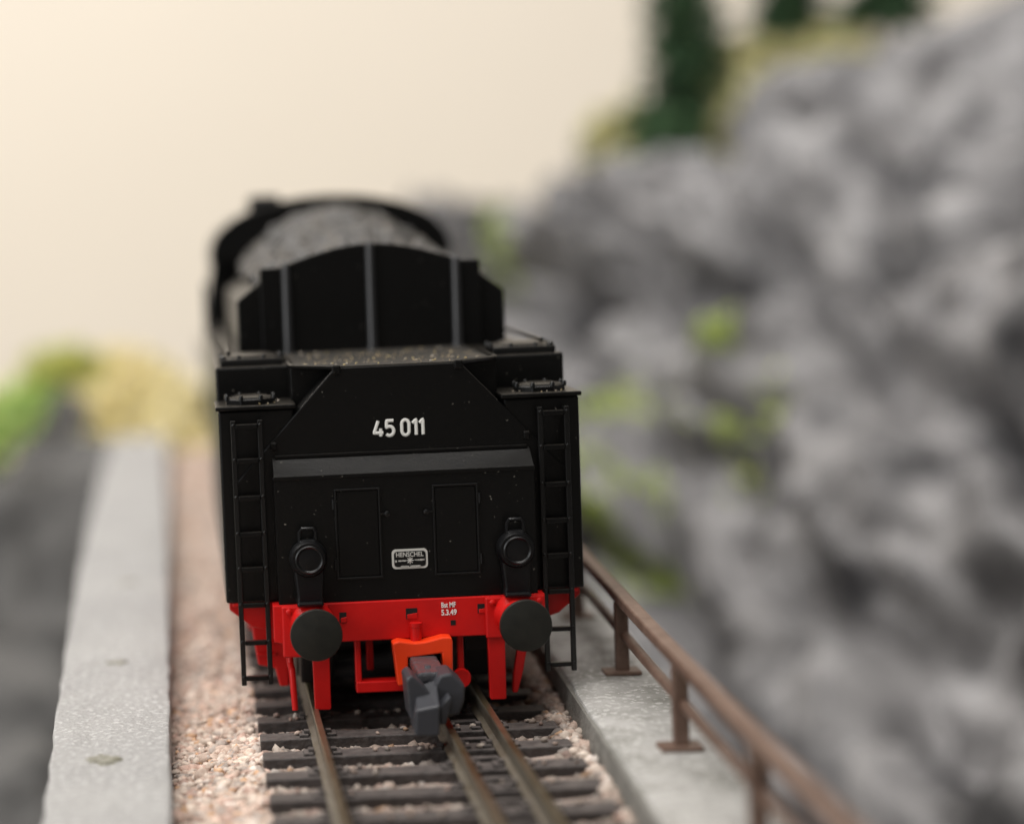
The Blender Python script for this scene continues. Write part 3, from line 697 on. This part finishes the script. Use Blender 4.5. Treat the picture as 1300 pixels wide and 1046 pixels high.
# wheelsets
def wheelset(y, r, parent, n=12, cxo=-1.28, m='wheel_black'):
    ws = MB().tube([(cxo-9.5, y, r), (cxo+9.5, y, r)], 1.0, 10).build('axle', m, parent)
    for s in (-1, 1):
        x = cxo+s*8.4
        MB().lathe([(r*0.82, -1.3), (r, -1.2), (r, 0.9), (r+0.75, 1.05), (r+0.75, 1.4), (r*0.82, 1.45)], (x, y, r+0.02), (-s, 0, 0), 40, cap=False).build('tyre', 'tyre_steel', ws)
        mb = MB()
        mb.lathe([(r*0.26, -1.1), (r*0.26, 1.3)], (x, y, r+0.02), (-s, 0, 0), 16)
        for k in range(n):
            a = 2*math.pi*k/n; mb.tube([(x, y+math.cos(a)*r*0.2, r+math.sin(a)*r*0.2), (x, y+math.cos(a)*r*0.86, r+math.sin(a)*r*0.86)], 0.4*r/5.75, 6)
        mb.build('spokes', 'red' if m != 'wheel_black' else 'wheel_black', ws)
for ay in (13, 31, 49, 67, 80): wheelset(ay, 5.75, tender)
# added black blocks that darken the open gap by the rearmost wheels
for s in (-1, 1):
    xx = -1.28+s*8.4+0.5
    MB().prism([(2.5, 9.6), (6.4, 9.6), (6.8, 7.5), (7.4, 3.4), (6.6, 1.2), (4.2, 1.0), (2.9, 4.0)], 'x', xx-1.4, xx+2.0).build('black_filler', 'wheel_black', tender, bevel=0.2)
# crumbs of dirt lying on the deck and lids
ncr = 170; px_ = np.concatenate([rng.uniform(-9, 9, 120), rng.uniform(11.5, 17, 25), rng.uniform(-17, -11.5, 25)]); py_ = np.concatenate([rng.uniform(0.3, 24, 120), rng.uniform(0.5, 7, 50)])
pz_ = np.concatenate([np.full(120, 33.56), np.full(50, 30.05)])
kk = np.concatenate([rng.choice([0.09, 0.14, 0.22], 120, p=[.6, .3, .1]), rng.uniform(0.06, 0.12, 50)])
ccx = np.array([[.45, .36, .22], [.5, .45, .38], [.30, .26, .2], [.62, .5, .25]])[rng.integers(0, 4, ncr)]
o = link(soup('dirt_crumbs', stones(np.stack([px_, py_, pz_], -1), kk, rng), ICO_F, ccx, 'stone', 20), tender); o['kind'] = 'stuff'
# coal
nc = 3400
cy = rng.uniform(29.2, 85, nc); cxx = rng.uniform(-12.0, 12.0, nc)
def coal_z(x, y): return 42.4+(2.4+5.4*smooth(30, 82, y))*np.cos(np.clip(x/12.6, -1, 1)*np.pi/2)**0.8
cs = rng.choice([0.6, 0.9, 1.3, 1.7], nc, p=[.35, .35, .2, .1])*rng.uniform(0.8, 1.2, nc)
cz = coal_z(cxx, cy)-0.35-0.55*cs-0.9*smooth(40, 28, cy)
V = stones(np.stack([cxx, cy, cz], -1), cs, rng, 0.85)
tint = np.ones((nc, 3))
coal = soup('coal_load', V, ICO_F, tint, 'coal', 20); link(coal); coal.location = (TX*S, 0, 0)
tag(coal, 'grey black heap of coal lumps in the tender bunker', 'coal', kind='stuff')
cxs = np.linspace(-12.3, 12.3, 14); cys = np.linspace(27.7, 86, 30); CX, CY = np.meshgrid(cxs, cys, indexing='ij')
cb = sheet('coal_bed', np.stack([CX, CY, coal_z(CX, CY)-1.7], -1), 'coal'); link(cb, coal)

# ================================================================== LOCOMOTIVE
loco = empty('steam_locomotive', (TX, 0, 0)); tag(loco, 'black model steam locomotive coupled ahead of the tender', 'locomotive')
arcp = lambda hw, ze, zt, n=20: [(-hw*math.cos(math.pi*i/n), ze+(zt-ze)*math.sin(math.pi*i/n)**0.85) for i in range(n+1)]
MB().prism([(-17.8, 16), (17.8, 16), (17.8, 36), (16.4, 44.4), (-16.4, 44.4), (-17.8, 36)], 'y', 95, 121).build('cab', 'black', loco, bevel=0.2)
roof = MB().prism(arcp(17.0, 43.6, 51.9)+[(17.0, 43.0), (-17.0, 43.0)], 'y', 90, 123).build('cab_roof', 'black', loco, bevel=0.2)
MB().box(-11.0, -6.5, 96, 108, 48.0, 52.3).build('roof_vent', 'black', roof, bevel=0.6)
for s in (-1, 1):
    MB().box(s*17.85-0.2, s*17.85+0.2, 98, 106, 30, 40).build('cab_window', 'glossy_dark', loco, bevel=0.1)
    MB().box(min(s*11.0, s*18.0), max(s*11.0, s*18.0), 121.5, 270, 22.5, 23.4).build('running_board', 'black', loco, bevel=0.1)
    MB().lathe([(5.2, 0), (5.4, 1), (5.4, 17), (5.2, 18)], (s*13.2, 240, 10.8), 'y', 24).build('cylinder', 'black', loco)
    MB().tube([(s*14.4, 136, 8), (s*14.4, 205, 9)], 0.8, 8).build('coupling_rod', 'tyre_steel', loco)
    MB().box(s*10.6-3.3, s*10.6+3.3, 258, 259.2, 23.5, 41).build('smoke_deflector', 'black', loco, bevel=0.1)
boiler = MB().lathe([(11.6, 0), (11.6, 60), (10.6, 88), (10.6, 110), (10.9, 110.5), (10.9, 143), (9.5, 145), (0.1, 146)], (0, 121, 34.5), 'y', 40).build('boiler', 'black', loco)
MB().lathe([(3.6, 0), (3.5, 2.6), (2.6, 4.0), (0.1, 4.3)], (0, 170, 45.0), 'z', 24).build('steam_dome', 'black', boiler)
MB().lathe([(3.2, 0), (2.6, 1.5), (2.7, 6.0), (3.0, 6.4), (2.2, 6.5)], (0, 252, 44.8), 'z', 24).build('chimney', 'black', boiler)
MB().box(-7, 7, 96, 268, 9.5, 22.4).build('frame', 'red', loco, bevel=0.2)
MB().box(-14, 14, 272, 275, 7, 12).build('buffer_beam', 'red', loco, bevel=0.2)
MB().box(-8, 8, 266, 272.2, 8, 21).build('front_apron', 'black', loco, bevel=0.2)
for wy in (137, 156.5, 176, 195.5, 215): wheelset(wy, 9.2, loco, 16, m='loco_wheel' if False else 'wheel_black')
for wy in (110, 232, 262): wheelset(wy, 5.6, loco)

# ================================================================== VEGETATION
def blades(pos, size, cols, r):
    n = len(pos); d = r.normal(0, 1, (n, 3)); d[:, 2] = np.abs(d[:, 2])+0.5; d /= np.linalg.norm(d, axis=1)[:, None]
    a = np.cross(d, r.normal(0, 1, (n, 3))); a /= np.linalg.norm(a, axis=1)[:, None]+1e-9
    w = size*0.32
    V = np.stack([pos-a*w[:, None], pos+a*w[:, None], pos+d*size[:, None]+a*w[:, None]*0.4, pos+d*size[:, None]-a*w[:, None]*0.4], 1)
    return V
QF = [[0, 1, 2, 3]]
def tints(n, base, var, r):
    base = np.asarray(base); c = base[r.integers(0, len(base), n)]; return np.clip(c*r.uniform(1-var, 1+var, (n, 1)), 0, 1)
# yellow grass on the far bank and along the ridge of the rock
r2 = np.random.default_rng(5)
n = 9000; gxp = r2.normal(-37, 14, n); gyp = r2.normal(338, 24, n); gxp = np.clip(gxp, -120, 6); gyp = np.clip(gyp, 302, 420)
gp = np.stack([gxp, gyp, ground_z(gxp, gyp)], -1)
o = link(soup('grass', blades(gp, r2.uniform(2, 6, n), None, r2), QF, tints(n, [(.92, .82, .54), (.94, .86, .62), (.88, .80, .46)], .15, r2), 'grass_yellow', 1))
tag(o, 'dry yellow grass on the bank at the end of the bridge', 'grass', kind='stuff')
def ridge_pick(n, u0, u1, v0, v1, r):
    uu = r.uniform(u0, u1, n); vv = r.uniform(v0, v1, n)
    i = np.clip((uu*(NU-1)).astype(int), 0, NU-1); j = np.clip((vv/1.28*(NV-1)).astype(int), 0, NV-1)
    return Pcd[i, j], Nn2[i, j]
band = np.array([[.565, .985], [.58, .965], [.597, .94], [.609, .905], [.603, .83], [.613, .745], [.63, .725], [.647, .72], [.665, .76], [.68, .80], [.69, .88], [.66, .97]])
p1 = []
for bu, bv in band:
    a, nb_ = ridge_pick(900, bu-.018, bu+.018, bv-.05, bv+.05, r2); p1.append(a)
p1 = np.concatenate(p1)
o = link(soup('grass', blades(p1, r2.uniform(2, 5.5, len(p1)), None, r2), QF, tints(len(p1), [(.58, .54, .30), (.66, .62, .40), (.50, .49, .23)], .2, r2), 'grass_yellow', 1))
tag(o, 'olive yellow grass along the crest of the rock hillside', 'grass', kind='stuff')
def leaf_clump(name, c, rad, n, base, label, cat, group, seed, sz=(1.2, 3.0)):
    r = np.random.default_rng(seed); e = empty(name, c)
    d = r.normal(0, 1, (n, 3)); d /= np.linalg.norm(d, axis=1)[:, None]; q = d*(r.random(n)**0.45)[:, None]
    lump = 0.7+0.5*fbm(d*1.6+seed, 2, seed)
    pos = q*np.array(rad)*lump[:, None]; pos[:, 2] += rad[2]*0.55; pos[:, 2] = np.maximum(pos[:, 2], -rad[2]*0.3)
    f = soup('foliage', blades(pos, r.uniform(sz[0], sz[1], n), None, r), QF, tints(n, base, .25, r), 'leaf', 1); link(f, e)
    st = MB()
    for k in range(4):
        a = k*1.7+seed; st.tube([(0, 0, -2), (math.cos(a)*rad[0]*.25, math.sin(a)*rad[1]*.25, rad[2]*0.4), (math.cos(a)*rad[0]*.5, math.sin(a)*rad[1]*.5, rad[2]*0.9)], [0.7, 0.5, 0.25], 6)
    st.build('stem', 'bark', e)
    tag(e, label, cat, group); return e
LIME = [(.42, .50, .13), (.52, .58, .20), (.36, .46, .11)]
GREEN = [(.40, .60, .18), (.48, .66, .24), (.55, .62, .18)]
MOSS = [(.485, .405, 5, 5, 900, 'small bright green moss tuft on the rock above the larger tuft'),
        (.450, .335, 9, 7.5, 2200, 'broad lime green moss tuft in the middle of the rock face'),
        (.545, .265, 12, 12, 2200, 'pale green moss strip low on the rock beside the tender'),
        (.495, .205, 10, 10, 2000, 'lime green moss strip on the rock behind the railing'),
        (.715, .44, 16, 12, 2400, 'yellowish moss patch on the rock beside the coal bunker')]
BUSHES = [((-53, 330, 6), (13, 9, 10), [(.48, .52, .14), (.60, .58, .18)], 'olive green bush on the bank beside the yellow grass'),
          ((-64, 322, -4), (13, 9, 11), GREEN, 'fresh green bush on the bank at the rock edge'),
          ((-78, 318, -12), (12, 9, 11), GREEN, 'fresh green bush farthest from the parapet'),
          ((113, 382, 62), (11, 8, 9), [(.05, .10, .045), (.07, .13, .06)], 'dark green bush at the foot of the lone conifer')]
def conifer(c, h, rad, seed, label, group='conifers on the rock crest'):
    r = np.random.default_rng(seed); e = empty('conifer_tree', c)
    MB().tube([(0, 0, -4), (0, 0, h*0.5), (0.2, 0, h*0.98)], [1.5, 1.0, 0.25], 8).build('trunk', 'bark', e)
    P = []; k = 0; z = h*0.12
    while z < h*0.97:
        t = z/h; L = rad*(1-t)**0.8*r.uniform(0.85, 1.15)+0.8
        nb = 9
        for b in range(nb):
            a = 2*math.pi*(b+r.uniform(-.3, .3))/nb+k; l = L*r.uniform(0.45, 1.15)
            m = int(44*l/rad)+14; s = r.random(m)**0.7
            px = np.cos(a)*l*s+r.normal(0, .09*rad, m)*s; py = np.sin(a)*l*s+r.normal(0, .09*rad, m)*s; pz = z-l*0.22*s+r.normal(0, .5, m)
            P.append(np.stack([px, py, pz], -1))
        z += h*0.036; k += 0.7
    P = np.concatenate(P); n = len(P)
    f = soup('crown', blades(P, r.uniform(1.4, 3.0, n), None, r), QF, tints(n, [(.035, .075, .035), (.055, .10, .04), (.025, .055, .03)], .3, r), 'leaf', 1); link(f, e)
    tag(e, label, 'tree', group); return e
TREES = [((121, 394, 64), 80, 17.0, 'lone dark conifer standing above the mossy notch in the rock'),
         ((154, 402, 87), 70, 14, 'dark conifer on the crest nearer the lone conifer'),
         ((178, 392, 90), 70, 15, 'dark conifer on the highest part of the rock crest')]
def moss_patch(cu, cv, ra, rb, n, label, col, seed):
    r = np.random.default_rng(seed); a = r.normal(0, 0.42, (n*3, 2)); q = np.stack([a[:, 0]*1.3+seed, a[:, 1]*1.3, a[:, 0]*0], -1)
    a = a[(fbm(q*1.6, 2, seed) > 0.47)][:n]
    i = np.clip(((cu+a[:, 0]*ra/620)*(NU-1)).round().astype(int), 0, NU-1); j = np.clip(((cv+a[:, 1]*rb/230)/1.28*(NV-1)).round().astype(int), 0, NV-1)
    c = Pcd[int(cu*(NU-1)), int(cv/1.28*(NV-1))]
    p = Pcd[i, j]+r.normal(0, 0.5, (len(a), 3))-c
    o = link(soup('moss_tuft', blades(p, r.uniform(1.3, 3.0, len(a)), None, r), QF, tints(len(a), col, .3, r), 'leaf', 1)); o.location = Vector(c)*S
    tag(o, label, 'moss', 'moss tufts on the rock')
for k, (a, b, ra, rb, n, lb) in enumerate(MOSS): moss_patch(a, b, ra, rb, n, lb, LIME if k in (0, 1, 3) else [(.42, .50, .16), (.52, .56, .24), (.36, .46, .12)], 40+k)
for k, (c, r, col, lb) in enumerate(BUSHES): leaf_clump('bush', c, r, 1500, col, lb, 'bush', 'bushes on the banks', 60+k)
for k, (c, h, r, lb) in enumerate(TREES): conifer(c, h, r, 80+k, lb)
